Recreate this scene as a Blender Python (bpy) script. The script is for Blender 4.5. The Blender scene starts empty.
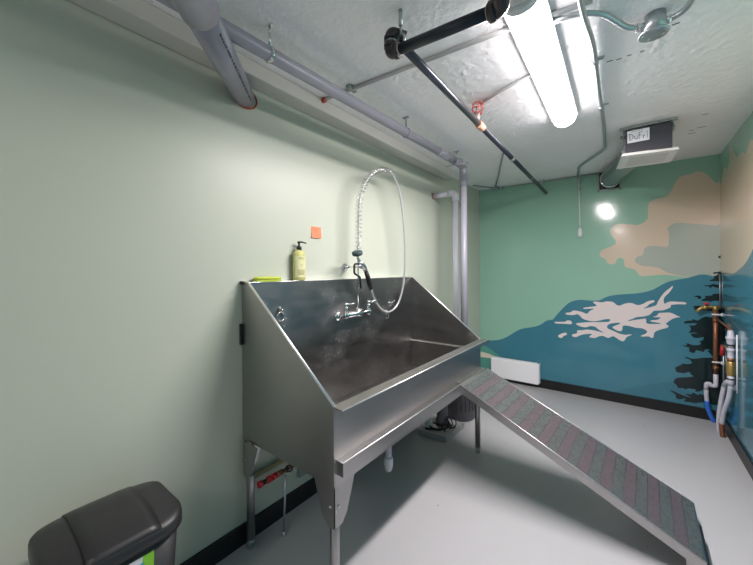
import bpy, bmesh, math, random
from mathutils import Vector, Matrix
from mathutils.geometry import delaunay_2d_cdt
random.seed(7)
PI = math.pi
SC = bpy.context.scene
COL = SC.collection
# ------------------------------------------------------------------ room size
XW, XR, YB, YF, HC = -1.65, 0.663, 4.463, -1.9, 2.531
ROOTS = {}

# ------------------------------------------------------------------ materials
def lin(r, g, b):
    f = lambda c: (c/255/12.92) if c/255 <= .04045 else ((c/255+.055)/1.055)**2.4
    return (f(r), f(g), f(b))

def mat(name, col, rough=.5, metal=0.0, spec=.5, var=0.0, vscale=8.0, bump=0.0, bscale=60.0,
        stretch=(1, 1, 1), rvar=0.0, emit=None, strength=0.0, coat=0.0, alpha=None):
    m = bpy.data.materials.new(name); m.use_nodes = True
    nt = m.node_tree; N = nt.nodes; L = nt.links
    b = N['Principled BSDF']
    b.inputs['Base Color'].default_value = (*col, 1)
    b.inputs['Roughness'].default_value = rough
    b.inputs['Metallic'].default_value = metal
    b.inputs['Specular IOR Level'].default_value = spec
    if coat:
        b.inputs['Coat Weight'].default_value = coat; b.inputs['Coat Roughness'].default_value = .08
    if emit:
        b.inputs['Emission Color'].default_value = (*emit, 1); b.inputs['Emission Strength'].default_value = strength
    if var or bump or rvar:
        tc = N.new('ShaderNodeTexCoord'); mp = N.new('ShaderNodeMapping')
        mp.inputs['Scale'].default_value = stretch
        L.new(tc.outputs['Object'], mp.inputs['Vector'])
    if var or rvar:
        n = N.new('ShaderNodeTexNoise'); n.inputs['Scale'].default_value = vscale
        n.inputs['Detail'].default_value = 5; L.new(mp.outputs[0], n.inputs['Vector'])
        if var:
            mx = N.new('ShaderNodeMix'); mx.data_type = 'RGBA'
            mx.inputs['A'].default_value = (*[c*(1-var) for c in col], 1)
            mx.inputs['B'].default_value = (*[min(1, c*(1+var)) for c in col], 1)
            L.new(n.outputs['Fac'], mx.inputs['Factor']); L.new(mx.outputs['Result'], b.inputs['Base Color'])
        if rvar:
            mr = N.new('ShaderNodeMapRange'); mr.inputs['From Min'].default_value = .3; mr.inputs['From Max'].default_value = .7
            mr.inputs['To Min'].default_value = max(.02, rough-rvar); mr.inputs['To Max'].default_value = rough+rvar
            L.new(n.outputs['Fac'], mr.inputs['Value']); L.new(mr.outputs[0], b.inputs['Roughness'])
    if bump:
        n2 = N.new('ShaderNodeTexNoise'); n2.inputs['Scale'].default_value = bscale; n2.inputs['Detail'].default_value = 4
        L.new(mp.outputs[0], n2.inputs['Vector'])
        bp = N.new('ShaderNodeBump'); bp.inputs['Strength'].default_value = bump; bp.inputs['Distance'].default_value = .01
        L.new(n2.outputs['Fac'], bp.inputs['Height']); L.new(bp.outputs[0], b.inputs['Normal'])
    return m

def ceiling_material():
    m = mat('ceiling_paint', (.92, .915, .92), .75, var=.05, vscale=3)
    nt = m.node_tree; N = nt.nodes; L = nt.links; b = N['Principled BSDF']
    tc = N.new('ShaderNodeTexCoord')
    a = N.new('ShaderNodeTexNoise'); a.inputs['Scale'].default_value = 22; a.inputs['Detail'].default_value = 8
    v = N.new('ShaderNodeTexNoise'); v.inputs['Scale'].default_value = 5.5; v.inputs['Detail'].default_value = 3
    L.new(tc.outputs['Object'], a.inputs['Vector']); L.new(tc.outputs['Object'], v.inputs['Vector'])
    r = N.new('ShaderNodeMapRange'); r.inputs['From Min'].default_value = .62; r.inputs['From Max'].default_value = .72
    L.new(v.outputs['Fac'], r.inputs['Value'])
    mu = N.new('ShaderNodeMath'); mu.operation = 'MULTIPLY_ADD'
    mu.inputs[1].default_value = .6
    L.new(r.outputs[0], mu.inputs[0]); L.new(a.outputs['Fac'], mu.inputs[2])
    bp = N.new('ShaderNodeBump'); bp.inputs['Strength'].default_value = .75; bp.inputs['Distance'].default_value = .012
    L.new(mu.outputs[0], bp.inputs['Height']); L.new(bp.outputs[0], b.inputs['Normal'])
    return m

def floor_material():
    m = mat('floor_paint', (.43, .43, .44), .34, spec=.5, var=.06, vscale=2.5)
    nt = m.node_tree; N = nt.nodes; L = nt.links; b = N['Principled BSDF']
    src = b.inputs['Base Color'].links[0].from_socket
    tc = N.new('ShaderNodeTexCoord')
    v = N.new('ShaderNodeTexVoronoi'); v.inputs['Scale'].default_value = 5.0; v.inputs['Randomness'].default_value = 1
    L.new(tc.outputs['Object'], v.inputs['Vector'])
    r = N.new('ShaderNodeMapRange'); r.inputs['From Min'].default_value = .03; r.inputs['From Max'].default_value = .045
    L.new(v.outputs['Distance'], r.inputs['Value'])
    mx = N.new('ShaderNodeMix'); mx.data_type = 'RGBA'; mx.inputs['A'].default_value = (.16, .16, .16, 1)
    L.new(r.outputs[0], mx.inputs['Factor']); L.new(src, mx.inputs['B']); L.new(mx.outputs['Result'], b.inputs['Base Color'])
    a = N.new('ShaderNodeTexNoise'); a.inputs['Scale'].default_value = 14; a.inputs['Detail'].default_value = 6
    L.new(tc.outputs['Object'], a.inputs['Vector'])
    bp = N.new('ShaderNodeBump'); bp.inputs['Strength'].default_value = .12; bp.inputs['Distance'].default_value = .006
    L.new(a.outputs['Fac'], bp.inputs['Height']); L.new(bp.outputs[0], b.inputs['Normal'])
    return m

def wet_steel():
    # brushed steel with dried splash spots and wiping streaks
    m = mat('splashed_steel', (.36, .355, .35), .36, 1.0, rvar=.06, vscale=5, stretch=(1, 1, 3))
    nt = m.node_tree; N = nt.nodes; L = nt.links; b = N['Principled BSDF']
    tc = N.new('ShaderNodeTexCoord')
    v = N.new('ShaderNodeTexVoronoi'); v.inputs['Scale'].default_value = 42
    n = N.new('ShaderNodeTexNoise'); n.inputs['Scale'].default_value = 3.2; n.inputs['Detail'].default_value = 7
    n.inputs['Roughness'].default_value = .6
    L.new(tc.outputs['Object'], v.inputs['Vector']); L.new(tc.outputs['Object'], n.inputs['Vector'])
    s = N.new('ShaderNodeMapRange'); s.inputs['From Min'].default_value = .30; s.inputs['From Max'].default_value = .16
    L.new(v.outputs['Distance'], s.inputs['Value'])
    p = N.new('ShaderNodeMapRange'); p.inputs['From Min'].default_value = .50; p.inputs['From Max'].default_value = .68
    L.new(n.outputs['Fac'], p.inputs['Value'])
    mu = N.new('ShaderNodeMath'); mu.operation = 'MULTIPLY'; L.new(s.outputs[0], mu.inputs[0]); L.new(p.outputs[0], mu.inputs[1])
    ad = N.new('ShaderNodeMath'); ad.operation = 'MULTIPLY_ADD'; ad.inputs[1].default_value = .22
    L.new(p.outputs[0], ad.inputs[0]); L.new(mu.outputs[0], ad.inputs[2])
    mx = N.new('ShaderNodeMix'); mx.data_type = 'RGBA'
    mx.inputs['A'].default_value = (.285, .278, .27, 1); mx.inputs['B'].default_value = (.62, .61, .60, 1)
    L.new(ad.outputs[0], mx.inputs['Factor']); L.new(mx.outputs['Result'], b.inputs['Base Color'])
    old = b.inputs['Roughness'].links[0].from_socket
    r2 = N.new('ShaderNodeMath'); r2.operation = 'MULTIPLY_ADD'; r2.inputs[1].default_value = .3; r2.use_clamp = True
    L.new(ad.outputs[0], r2.inputs[0]); L.new(old, r2.inputs[2]); L.new(r2.outputs[0], b.inputs['Roughness'])
    return m

M = {}
M['ceiling'] = ceiling_material()
M['floor'] = floor_material()
M['sage'] = mat('sage_wall_paint', (.515, .55, .455), .40, spec=.45, bump=.03, bscale=90)
M['beam'] = mat('ceiling_paint_shaded', (.62, .61, .56), .6, bump=.06, bscale=40)  # ceiling paint darkened; the shade on the beam is put into the colour
M['base'] = mat('black_baseboard', (.008, .008, .009), .4)
GL = dict(rough=.11, spec=.5, bump=.03, bscale=26)
M['sky'] = mat('mural_green', (.29, .52, .40), **GL)
M['cloud'] = mat('mural_tan', (.66, .55, .42), **GL)
M['cloudgrey'] = mat('mural_grey_green', (.42, .47, .41), **GL)
M['water'] = mat('mural_teal', (.055, .21, .28), var=.10, vscale=4, **GL)
M['waterdark'] = mat('mural_deep_teal', (.045, .18, .245), var=.10, vscale=4, **GL)
M['hill'] = mat('mural_mid_green', (.10, .34, .28), **GL)
M['cream'] = mat('mural_cream', (.72, .66, .52), **GL)
M['snow'] = mat('mural_snow', (.78, .70, .68), **GL)
M['tree'] = mat('mural_black_green', (.008, .020, .022), **GL)
M['frontwall'] = mat('plain_wall_paint', (.70, .70, .69), .5)
M['steel'] = mat('brushed_steel', (.42, .41, .405), .40, 1.0, var=.08, vscale=6, stretch=(1, 1, .15), rvar=.06)
M['steel_h'] = mat('brushed_steel_long_grain', (.45, .435, .43), .36, 1.0, var=.08, vscale=7, stretch=(1, .1, 2), rvar=.06)
M['edge'] = mat('highlit_steel_edge', (.85, .84, .83), .42, 1.0)  # lighter copy of the steel; the edge highlight is in the base colour
M['wet'] = wet_steel()
M['chrome'] = mat('chrome', (.75, .75, .76), .12, 1.0)
M['hose'] = mat('braided_hose', (.55, .55, .55), .35, .4)
M['galv'] = mat('galvanised_steel', (.50, .54, .56), .36, .9, var=.15, vscale=30)
M['painted'] = mat('pale_painted_conduit', (.50, .50, .50), .5)
M['galv_dark'] = mat('painted_conduit', (.30, .34, .33), .45, .4)
M['pvc'] = mat('grey_pvc', (.30, .295, .345), .38, var=.06, vscale=5)
M['pvc_joint'] = mat('grey_pvc_fitting', (.25, .26, .30), .35)
M['pvc_white'] = mat('white_pvc', (.60, .60, .68), .35)
M['white'] = mat('white_plastic', (.80, .80, .82), .45)
M['white_enamel'] = mat('white_enamel', (.93, .93, .95), .4)
M['grille'] = mat('ivory_plastic', (.88, .87, .84), .45)
M['grille_in'] = mat('ivory_plastic_darker', (.74, .72, .68), .5)  # slightly darker ivory for the middle panel of the grille
M['fanbox'] = mat('charcoal_sheet_metal', (.035, .037, .05), .5)
M['paper'] = mat('paper', (.82, .83, .88), .7)
M['ink'] = mat('black_ink', (.02, .02, .03), .6)
M['iron'] = mat('black_iron', (.055, .047, .05), .38, .5, var=.3, vscale=25)
M['ironpipe'] = mat('black_iron_pipe', (.013, .016, .028), .4, .0)
M['ironbare'] = mat('steel_pipe', (.10, .105, .125), .28, .8)
M['tape'] = mat('pale_thread_sealant', (.55, .48, .44), .6)
M['orange'] = mat('orange_collar', (.66, .36, .24), .5)
M['red'] = mat('red_plastic', (.50, .02, .03), .4)
M['redwire'] = mat('red_wire', (.62, .06, .05), .4)
M['redseal'] = mat('red_firestop', (.42, .05, .03), .6)
M['black'] = mat('black_rubber', (.012, .012, .013), .5)
M['bin'] = mat('charcoal_plastic', (.019, .0185, .020), .42, bump=.05, bscale=300, rvar=.05, vscale=12)
M['bin_dark'] = mat('black_plastic', (.022, .021, .023), .45)
M['teal_rubber'] = mat('dark_teal_rubber', (.03, .06, .065), .5)
M['soap'] = mat('green_soap_bottle', (.55, .54, .20), .3, spec=.6)
M['soap_label'] = mat('pale_label', (.66, .66, .36), .5)
M['soap_ink'] = mat('olive_print', (.24, .24, .08), .6)
M['lime'] = mat('lime_silicone', (.52, .60, .04), .5)
M['lime_d'] = mat('lime_silicone_tray', (.42, .52, .05), .5)
M['coral'] = mat('coral_paper', (.90, .25, .12), .7)
M['coral_ink'] = mat('red_pencil', (.60, .10, .05), .7)
M['purple'] = mat('mauve_grit_tape', (.098, .078, .087), .34, var=.25, vscale=60, bump=.03, bscale=250, rvar=.12)
M['greygrit'] = mat('green_grey_grit_tape', (.080, .089, .088), .31, var=.3, vscale=45, bump=.03, bscale=250, rvar=.14)
M['copper'] = mat('copper', (.30, .13, .07), .42, .6, var=.15, vscale=20)
M['brass'] = mat('brass', (.55, .36, .13), .35, .8)
M['blue'] = mat('blue_tape', (.03, .16, .62), .5)
M['beige'] = mat('beige_pipe', (.42, .36, .20), .5)
M['greybin'] = mat('dark_grey_bucket', (.10, .10, .115), .5)
M['slab'] = mat('grey_plastic_pad', (.40, .40, .40), .6, var=.1, vscale=8)
M['stick_green'] = mat('lime_sticker', (.22, .55, .02), .45)
M['stick_blue'] = mat('blue_sticker', (.03, .38, .50), .45)
M['stick_white'] = mat('white_sticker', (.70, .72, .75), .45)
M['lens'] = mat('lit_diffuser', (.9, .9, .9), .5, emit=(1, .92, .93), strength=6.0)
M['endcap'] = mat('frosted_end_cap', (.72, .72, .73), .5)

# ------------------------------------------------------------------ geometry helpers
class MB:
    def __init__(s):
        s.bm = bmesh.new(); s.mi = 0; s.smooth = False
    def _face(s, vs):
        try:
            f = s.bm.faces.new(vs)
        except ValueError:
            return None
        f.material_index = s.mi; f.smooth = s.smooth
        return f
    def box(s, x0, x1, y0, y1, z0, z1, bev=0.0):
        vs = [s.bm.verts.new((x, y, z)) for z in (z0, z1) for y in (y0, y1) for x in (x0, x1)]
        fs = [s._face([vs[i] for i in q]) for q in ((0, 2, 3, 1), (4, 5, 7, 6), (0, 1, 5, 4), (2, 6, 7, 3), (0, 4, 6, 2), (1, 3, 7, 5))]
        if bev > 0:
            es = {e for f in fs for e in f.edges}
            r = bmesh.ops.bevel(s.bm, geom=list(es), offset=bev, segments=2, profile=.5, affect='EDGES')
            for f in r['faces']: f.material_index = s.mi
        return s
    def hexa(s, b4, t4):
        b = [s.bm.verts.new(p) for p in b4]; t = [s.bm.verts.new(p) for p in t4]
        s._face(b[::-1]); s._face(t)
        for i in range(4):
            j = (i+1) % 4; s._face([b[i], b[j], t[j], t[i]])
        return s
    def prism(s, pts, vec):
        vec = Vector(vec)
        a = [s.bm.verts.new(Vector(p)) for p in pts]; b = [s.bm.verts.new(Vector(p)+vec) for p in pts]
        s._face(a[::-1]); s._face(b)
        for i in range(len(a)):
            j = (i+1) % len(a); s._face([a[i], a[j], b[j], b[i]])
        return s
    def poly(s, pts):
        s._face([s.bm.verts.new(p) for p in pts]); return s
    def tube(s, pts, r, seg=12, closed=False, cap=True):
        pts = [Vector(p) for p in pts]; n = len(pts)
        rr = r if isinstance(r, (list, tuple)) else [r]*n
        tan = []
        for i in range(n):
            if closed: t = pts[(i+1) % n]-pts[i-1]
            elif i == 0: t = pts[1]-pts[0]
            elif i == n-1: t = pts[-1]-pts[-2]
            else: t = (pts[i+1]-pts[i]).normalized()+(pts[i]-pts[i-1]).normalized()
            tan.append(t.normalized())
        u = tan[0].orthogonal().normalized(); rings = []; old = s.smooth; s.smooth = True
        for i in range(n):
            u = (u-tan[i]*u.dot(tan[i])).normalized(); w = tan[i].cross(u)
            rings.append([s.bm.verts.new(pts[i]+(u*math.cos(2*PI*k/seg)+w*math.sin(2*PI*k/seg))*rr[i]) for k in range(seg)])
        m = n if closed else n-1
        for i in range(m):
            a, b = rings[i], rings[(i+1) % n]
            for k in range(seg):
                l = (k+1) % seg; s._face([a[k], a[l], b[l], b[k]])
        s.smooth = False
        if cap and not closed:
            s._face(rings[0][::-1]); s._face(rings[-1])
        s.smooth = old
        return s
    def lathe(s, c, axis, prof, seg=20, sx=1.0, sy=1.0, u=None):
        c = Vector(c); ax = Vector(axis).normalized(); u = Vector(u) if u else ax.orthogonal().normalized(); w = ax.cross(u)
        rings = []; s.smooth = True
        for r, h in prof:
            rings.append([s.bm.verts.new(c+ax*h+u*math.cos(2*PI*k/seg)*r*sx+w*math.sin(2*PI*k/seg)*r*sy) for k in range(seg)])
        for a, b in zip(rings, rings[1:]):
            for k in range(seg):
                l = (k+1) % seg; s._face([a[k], a[l], b[l], b[k]])
        s.smooth = False
        if prof[0][0] > 1e-5: s._face(rings[0][::-1])
        if prof[-1][0] > 1e-5: s._face(rings[-1])
        return s
    def torus(s, c, axis, R, r, seg=24, seg2=8, a0=0, a1=2*PI):
        c = Vector(c); ax = Vector(axis).normalized(); u = ax.orthogonal().normalized(); w = ax.cross(u)
        full = abs(a1-a0-2*PI) < 1e-6; n = seg if full else seg+1
        s.tube([c+(u*math.cos(a0+(a1-a0)*k/seg)+w*math.sin(a0+(a1-a0)*k/seg))*R for k in range(n)], r, seg2, closed=full)
        return s
    def ball(s, c, r, sx=1, sy=1, sz=1, seg=16):
        prof = [(max(1e-6, r*math.sin(PI*k/10)), -r*math.cos(PI*k/10)) for k in range(11)]
        c = Vector(c); rings = []; s.smooth = True
        for a, h in prof:
            rings.append([s.bm.verts.new(c+Vector((a*math.cos(2*PI*k/seg)*sx, a*math.sin(2*PI*k/seg)*sy, h*sz))) for k in range(seg)])
        for a, b in zip(rings, rings[1:]):
            for k in range(seg):
                l = (k+1) % seg; s._face([a[k], a[l], b[l], b[k]])
        s.smooth = False
        return s
    def build(s, name, mats, parent=None, sharp=35):
        bm = s.bm
        bmesh.ops.remove_doubles(bm, verts=bm.verts, dist=1e-6)
        bmesh.ops.dissolve_degenerate(bm, edges=bm.edges, dist=1e-7)
        bmesh.ops.recalc_face_normals(bm, faces=bm.faces)
        if parent:
            off = ROOTS[parent.name]
        else:
            xs = [v.co.x for v in bm.verts]; ys = [v.co.y for v in bm.verts]; zs = [v.co.z for v in bm.verts]
            off = Vector(((min(xs)+max(xs))/2, (min(ys)+max(ys))/2, min(zs)))
        bmesh.ops.translate(bm, verts=bm.verts, vec=-off)
        me = bpy.data.meshes.new(name); bm.to_mesh(me); bm.free()
        for m in (mats if isinstance(mats, (list, tuple)) else [mats]): me.materials.append(m)
        o = bpy.data.objects.new(name, me); COL.objects.link(o)
        if parent:
            o.parent = parent
        else:
            o.location = off
        ROOTS[o.name] = off
        return o

def sm(pts, k=6, closed=False):
    P = [Vector(p) for p in pts]; n = len(P); out = []
    rng = range(n) if closed else range(n-1)
    for i in rng:
        p1, p2 = P[i], P[(i+1) % n]
        p0 = P[i-1] if (i > 0 or closed) else p1*2-p2
        p3 = P[(i+2) % n] if (i+2 < n or closed) else p2*2-p1
        for j in range(k):
            t = j/k
            out.append(.5*((2*p1)+(p2-p0)*t+(2*p0-5*p1+4*p2-p3)*t*t+(3*p1-p0-3*p2+p3)*t**3))
    if not closed: out.append(P[-1])
    return out

def bend(pts, r=.05, k=5):
    """polyline with rounded corners"""
    P = [Vector(p) for p in pts]; out = [P[0]]
    for i in range(1, len(P)-1):
        a, b, c = P[i-1], P[i], P[i+1]
        d = min(r, (a-b).length*.49, (c-b).length*.49)
        s = b+(a-b).normalized()*d; e = b+(c-b).normalized()*d
        for j in range(k+1):
            t = j/k; out.append(s*(1-t)**2+b*2*t*(1-t)+e*t*t)
    out.append(P[-1]); return out

def thing(name, label, cat, loc, group=None):
    o = bpy.data.objects.new(name, None); COL.objects.link(o)
    o.empty_display_size = .1; o.location = loc; o['label'] = label; o['category'] = cat
    if group: o['group'] = group
    ROOTS[o.name] = Vector(loc)
    return o
def tag(o, label, cat, group=None):
    o['label'] = label; o['category'] = cat
    if group: o['group'] = group
    return o
def struct(o):
    o['kind'] = 'structure'; return o
# ------------------------------------------------------------------ mural outlines on the wall planes (metres)
CLOUD = [(0.663,2.246),(0.651,2.253),(0.624,2.276),(0.599,2.315),(0.576,2.353),(0.544,2.382),(0.509,2.394),(0.475,2.386),(0.452,2.375),(0.412,2.375),(0.375,2.354),(0.347,2.312),(0.321,2.245),(0.293,2.197),(0.265,2.177),(0.224,2.173),(0.185,2.165),(0.15,2.14),(0.135,2.1),(0.134,2.042),(0.136,1.993),(0.12,1.956),(0.086,1.928),(0.04,1.916),(-0.014,1.927),(-0.07,1.936),(-0.119,1.938),(-0.16,1.922),(-0.185,1.883),(-0.182,1.842),(-0.161,1.799),(-0.139,1.758),(-0.143,1.723),(-0.178,1.701),(-0.228,1.68),(-0.268,1.657),(-0.285,1.621),(-0.275,1.585),(-0.241,1.567),(-0.224,1.542),(-0.217,1.521),(-0.195,1.506),(-0.162,1.504),(-0.137,1.52),(-0.134,1.548),(-0.112,1.568),(-0.085,1.569),(-0.065,1.542),(-0.067,1.502),(-0.048,1.466),(-0.001,1.454),(0.031,1.436),(0.051,1.402),(0.069,1.379),(0.115,1.375),(0.189,1.385),(0.262,1.391),(0.332,1.381),(0.428,1.366),(0.534,1.34),(0.663,1.325)]
GREYCLOUD = [(0.663,1.855),(0.649,1.858),(0.587,1.869),(0.51,1.884),(0.43,1.899),(0.376,1.909),(0.334,1.904),(0.303,1.882),(0.285,1.852),(0.295,1.826),(0.299,1.779),(0.297,1.723),(0.291,1.682),(0.263,1.672),(0.219,1.682),(0.175,1.687),(0.131,1.684),(0.104,1.66),(0.097,1.617),(0.082,1.589),(0.047,1.58),(0.028,1.551),(0.028,1.53),(0.057,1.497),(0.1,1.48),(0.16,1.474),(0.219,1.46),(0.262,1.426),(0.318,1.399),(0.387,1.381),(0.442,1.367),(0.534,1.34),(0.663,1.325)]
RIDGE = [(-1.65,0.463),(-1.65,0.472),(-1.55,0.493),(-1.45,0.51),(-1.365,0.535),(-1.282,0.582),(-1.201,0.644),(-1.122,0.693),(-1.044,0.717),(-0.947,0.745),(-0.884,0.777),(-0.842,0.815),(-0.801,0.836),(-0.757,0.847),(-0.721,0.897),(-0.661,0.974),(-0.603,1.042),(-0.546,1.08),(-0.472,1.099),(-0.381,1.095),(-0.293,1.101),(-0.247,1.129),(-0.188,1.157),(-0.106,1.174),(0.006,1.187),(0.099,1.206),(0.174,1.237),(0.232,1.281),(0.29,1.318),(0.36,1.342),(0.428,1.357),(0.482,1.378),(0.521,1.392),(0.56,1.393),(0.598,1.382),(0.635,1.37),(0.663,1.369)]
HILL = [(-1.65,0.435),(-1.65,0.439),(-1.601,0.428),(-1.525,0.396),(-1.451,0.349),(-1.39,0.311),(-1.319,0.23),(-1.284,0.09),(-1.285,0.0),(-1.65,0.0)]
CREAM = [(-1.65,0.325),(-1.64,0.329),(-1.55,0.324),(-1.463,0.3),(-1.415,0.278),(-1.501,0.264),(-1.627,0.26),(-1.65,0.253)]
SNOW = [[(-0.351,1.078),(-0.319,1.085),(-0.269,1.08),(-0.23,1.091),(-0.182,1.093),(-0.158,1.084),(-0.137,1.062),(-0.121,1.054),(-0.098,1.057),(-0.071,1.073),(-0.034,1.086),(0.002,1.086),(0.029,1.074),(0.055,1.069),(0.09,1.083),(0.121,1.107),(0.151,1.121),(0.178,1.125),(0.184,1.112),(0.163,1.096),(0.142,1.084),(0.125,1.06),(0.094,1.036),(0.125,1.044),(0.167,1.06),(0.197,1.077),(0.21,1.112),(0.23,1.157),(0.259,1.207),(0.292,1.245),(0.32,1.275),(0.326,1.265),(0.3,1.213),(0.267,1.169),(0.255,1.136),(0.261,1.096),(0.284,1.111),(0.316,1.121),(0.364,1.121),(0.41,1.12),(0.424,1.11),(0.417,1.097),(0.379,1.097),(0.34,1.092),(0.308,1.082),(0.31,1.067),(0.295,1.052),(0.251,1.028),(0.201,1.021),(0.176,1.015),(0.154,0.985),(0.129,0.964),(0.081,0.949),(0.037,0.94),(0.006,0.92),(-0.035,0.9),(-0.021,0.896),(0.019,0.909),(0.072,0.922),(0.107,0.932),(0.116,0.918),(0.117,0.891),(0.133,0.879),(0.184,0.882),(0.234,0.888),(0.209,0.897),(0.154,0.905),(0.158,0.917),(0.2,0.925),(0.225,0.942),(0.226,0.953),(0.171,0.953),(0.201,0.969),(0.217,0.996),(0.25,1.003),(0.299,1.008),(0.331,0.998),(0.355,0.981),(0.38,0.97),(0.347,0.96),(0.315,0.941),(0.287,0.912),(0.271,0.892),(0.289,0.874),(0.283,0.854),(0.242,0.835),(0.2,0.813),(0.179,0.787),(0.175,0.753),(0.166,0.736),(0.149,0.739),(0.132,0.748),(0.08,0.74),(0.076,0.751),(0.106,0.77),(0.124,0.792),(0.111,0.812),(0.081,0.826),(0.028,0.828),(-0.017,0.839),(-0.062,0.842),(-0.081,0.832),(-0.086,0.792),(-0.104,0.776),(-0.137,0.784),(-0.167,0.804),(-0.168,0.818),(-0.141,0.835),(-0.107,0.856),(-0.107,0.868),(-0.155,0.86),(-0.194,0.848),(-0.218,0.825),(-0.218,0.801),(-0.195,0.785),(-0.175,0.778),(-0.137,0.761),(-0.109,0.749),(-0.063,0.743),(-0.017,0.751),(-0.004,0.748),(-0.036,0.729),(-0.054,0.709),(-0.072,0.673),(-0.1,0.675),(-0.128,0.692),(-0.155,0.711),(-0.174,0.712),(-0.212,0.69),(-0.251,0.706),(-0.29,0.701),(-0.33,0.676),(-0.371,0.675),(-0.386,0.685),(-0.36,0.717),(-0.422,0.71),(-0.474,0.69),(-0.516,0.664),(-0.553,0.668),(-0.553,0.69),(-0.505,0.711),(-0.505,0.741),(-0.453,0.751),(-0.411,0.762),(-0.35,0.761),(-0.29,0.75),(-0.251,0.745),(-0.3,0.775),(-0.33,0.802),(-0.38,0.804),(-0.411,0.789),(-0.452,0.787),(-0.5,0.803),(-0.515,0.823),(-0.452,0.838),(-0.37,0.851),(-0.29,0.858),(-0.212,0.868),(-0.192,0.886),(-0.197,0.899),(-0.241,0.893),(-0.29,0.875),(-0.35,0.862),(-0.411,0.869),(-0.452,0.885),(-0.473,0.91),(-0.504,0.93),(-0.547,0.916),(-0.612,0.918),(-0.618,0.936),(-0.568,0.948),(-0.547,0.968),(-0.504,0.969),(-0.452,0.958),(-0.41,0.942),(-0.379,0.978),(-0.339,1.005),(-0.431,0.996),(-0.436,1.01),(-0.339,1.031),(-0.316,1.044)],[(-0.738,0.819),(-0.724,0.803),(-0.646,0.806),(-0.569,0.809),(-0.556,0.823),(-0.569,0.846),(-0.601,0.85),(-0.629,0.832),(-0.69,0.825)],[(-0.702,0.657),(-0.691,0.639),(-0.663,0.636),(-0.641,0.664),(-0.611,0.68),(-0.615,0.701),(-0.641,0.699),(-0.68,0.678)]]
TRUNKLINE = (0.66,1.43)
TREE = [[(0.663,1.425),(0.645,1.418),(0.613,1.413),(0.619,1.4),(0.649,1.404),(0.635,1.385),(0.613,1.373),(0.622,1.357),(0.59,1.339),(0.6,1.331),(0.641,1.33),(0.659,1.322),(0.659,1.302),(0.641,1.298),(0.613,1.304),(0.591,1.293),(0.549,1.289),(0.562,1.281),(0.585,1.278),(0.591,1.258),(0.606,1.279),(0.634,1.269),(0.66,1.264),(0.659,1.215),(0.613,1.21),(0.602,1.192),(0.554,1.187),(0.562,1.17),(0.547,1.159),(0.528,1.138),(0.576,1.14),(0.591,1.131),(0.612,1.142),(0.648,1.144),(0.659,1.137),(0.659,1.094),(0.612,1.081),(0.561,1.088),(0.502,1.09),(0.468,1.077),(0.487,1.068),(0.479,1.052),(0.532,1.048),(0.598,1.045),(0.659,1.029)],[(0.651,0.991),(0.605,0.983),(0.565,0.991),(0.531,0.972),(0.504,0.946),(0.463,0.962),(0.47,0.945),(0.42,0.934),(0.406,0.909),(0.448,0.913),(0.497,0.917),(0.483,0.897),(0.434,0.89),(0.452,0.88),(0.455,0.846),(0.438,0.821),(0.476,0.825),(0.504,0.818),(0.455,0.813),(0.476,0.777),(0.51,0.777),(0.544,0.79),(0.541,0.761),(0.51,0.739),(0.527,0.732),(0.517,0.711),(0.469,0.703),(0.434,0.715),(0.42,0.708),(0.427,0.695),(0.391,0.687),(0.419,0.679),(0.444,0.673),(0.444,0.635),(0.482,0.626),(0.493,0.656),(0.547,0.645),(0.551,0.669),(0.591,0.675),(0.571,0.658),(0.584,0.646),(0.603,0.617),(0.614,0.602),(0.543,0.591),(0.509,0.579),(0.464,0.568),(0.436,0.576),(0.415,0.576),(0.417,0.565),(0.441,0.561),(0.464,0.533),(0.453,0.517),(0.424,0.509),(0.395,0.51),(0.383,0.494),(0.338,0.459),(0.347,0.437),(0.344,0.42),(0.377,0.414),(0.412,0.417),(0.432,0.432),(0.446,0.431),(0.458,0.409),(0.475,0.397),(0.441,0.385),(0.406,0.374),(0.353,0.36),(0.329,0.325),(0.332,0.302),(0.353,0.282),(0.361,0.26),(0.4,0.268),(0.411,0.256),(0.44,0.273),(0.466,0.27),(0.489,0.271),(0.486,0.251),(0.519,0.259),(0.536,0.278),(0.553,0.284),(0.552,0.231),(0.514,0.238),(0.508,0.221),(0.469,0.24),(0.46,0.218),(0.411,0.211),(0.457,0.186),(0.405,0.192),(0.341,0.216),(0.299,0.224),(0.314,0.21),(0.34,0.192),(0.346,0.161),(0.358,0.148),(0.393,0.156),(0.417,0.169),(0.405,0.135),(0.44,0.139),(0.485,0.138),(0.541,0.159),(0.607,0.152),(0.663,0.159)],[(0.476,1.18),(0.521,1.189),(0.531,1.161),(0.51,1.157),(0.502,1.172)],[(0.663,1.575),(0.661,1.573),(0.646,1.559),(0.661,1.544),(0.663,1.542)]]
BAND = [(-0.176,0.106),(-0.077,0.157),(0.11,0.236),(0.314,0.316),(0.356,0.296),(0.656,0.138),(0.655,0.0),(-0.176,0.014)]
REDGE = [(4.463,2.254),(4.39,2.248),(4.31,2.347),(4.252,2.358),(4.169,2.314),(4.126,2.34),(4.088,2.367),(4.077,2.424),(4.06,2.468),(4.01,2.465),(3.962,2.422),(3.891,2.373),(3.824,2.327),(3.737,2.337),(3.634,2.319),(3.577,2.287),(3.501,2.327),(3.43,2.351),(3.379,2.32)]
RRIDGE = [(4.445,1.408),(3.978,1.408),(3.798,1.438),(3.693,1.461),(3.608,1.483),(3.476,1.538),(3.402,1.584)]
# ------------------------------------------------------------------ the room
def smooth2(pts, k=3, closed=True):
    return [(v.x, v.y) for v in sm([(a, b, 0) for a, b in pts], k, closed)]

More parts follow.
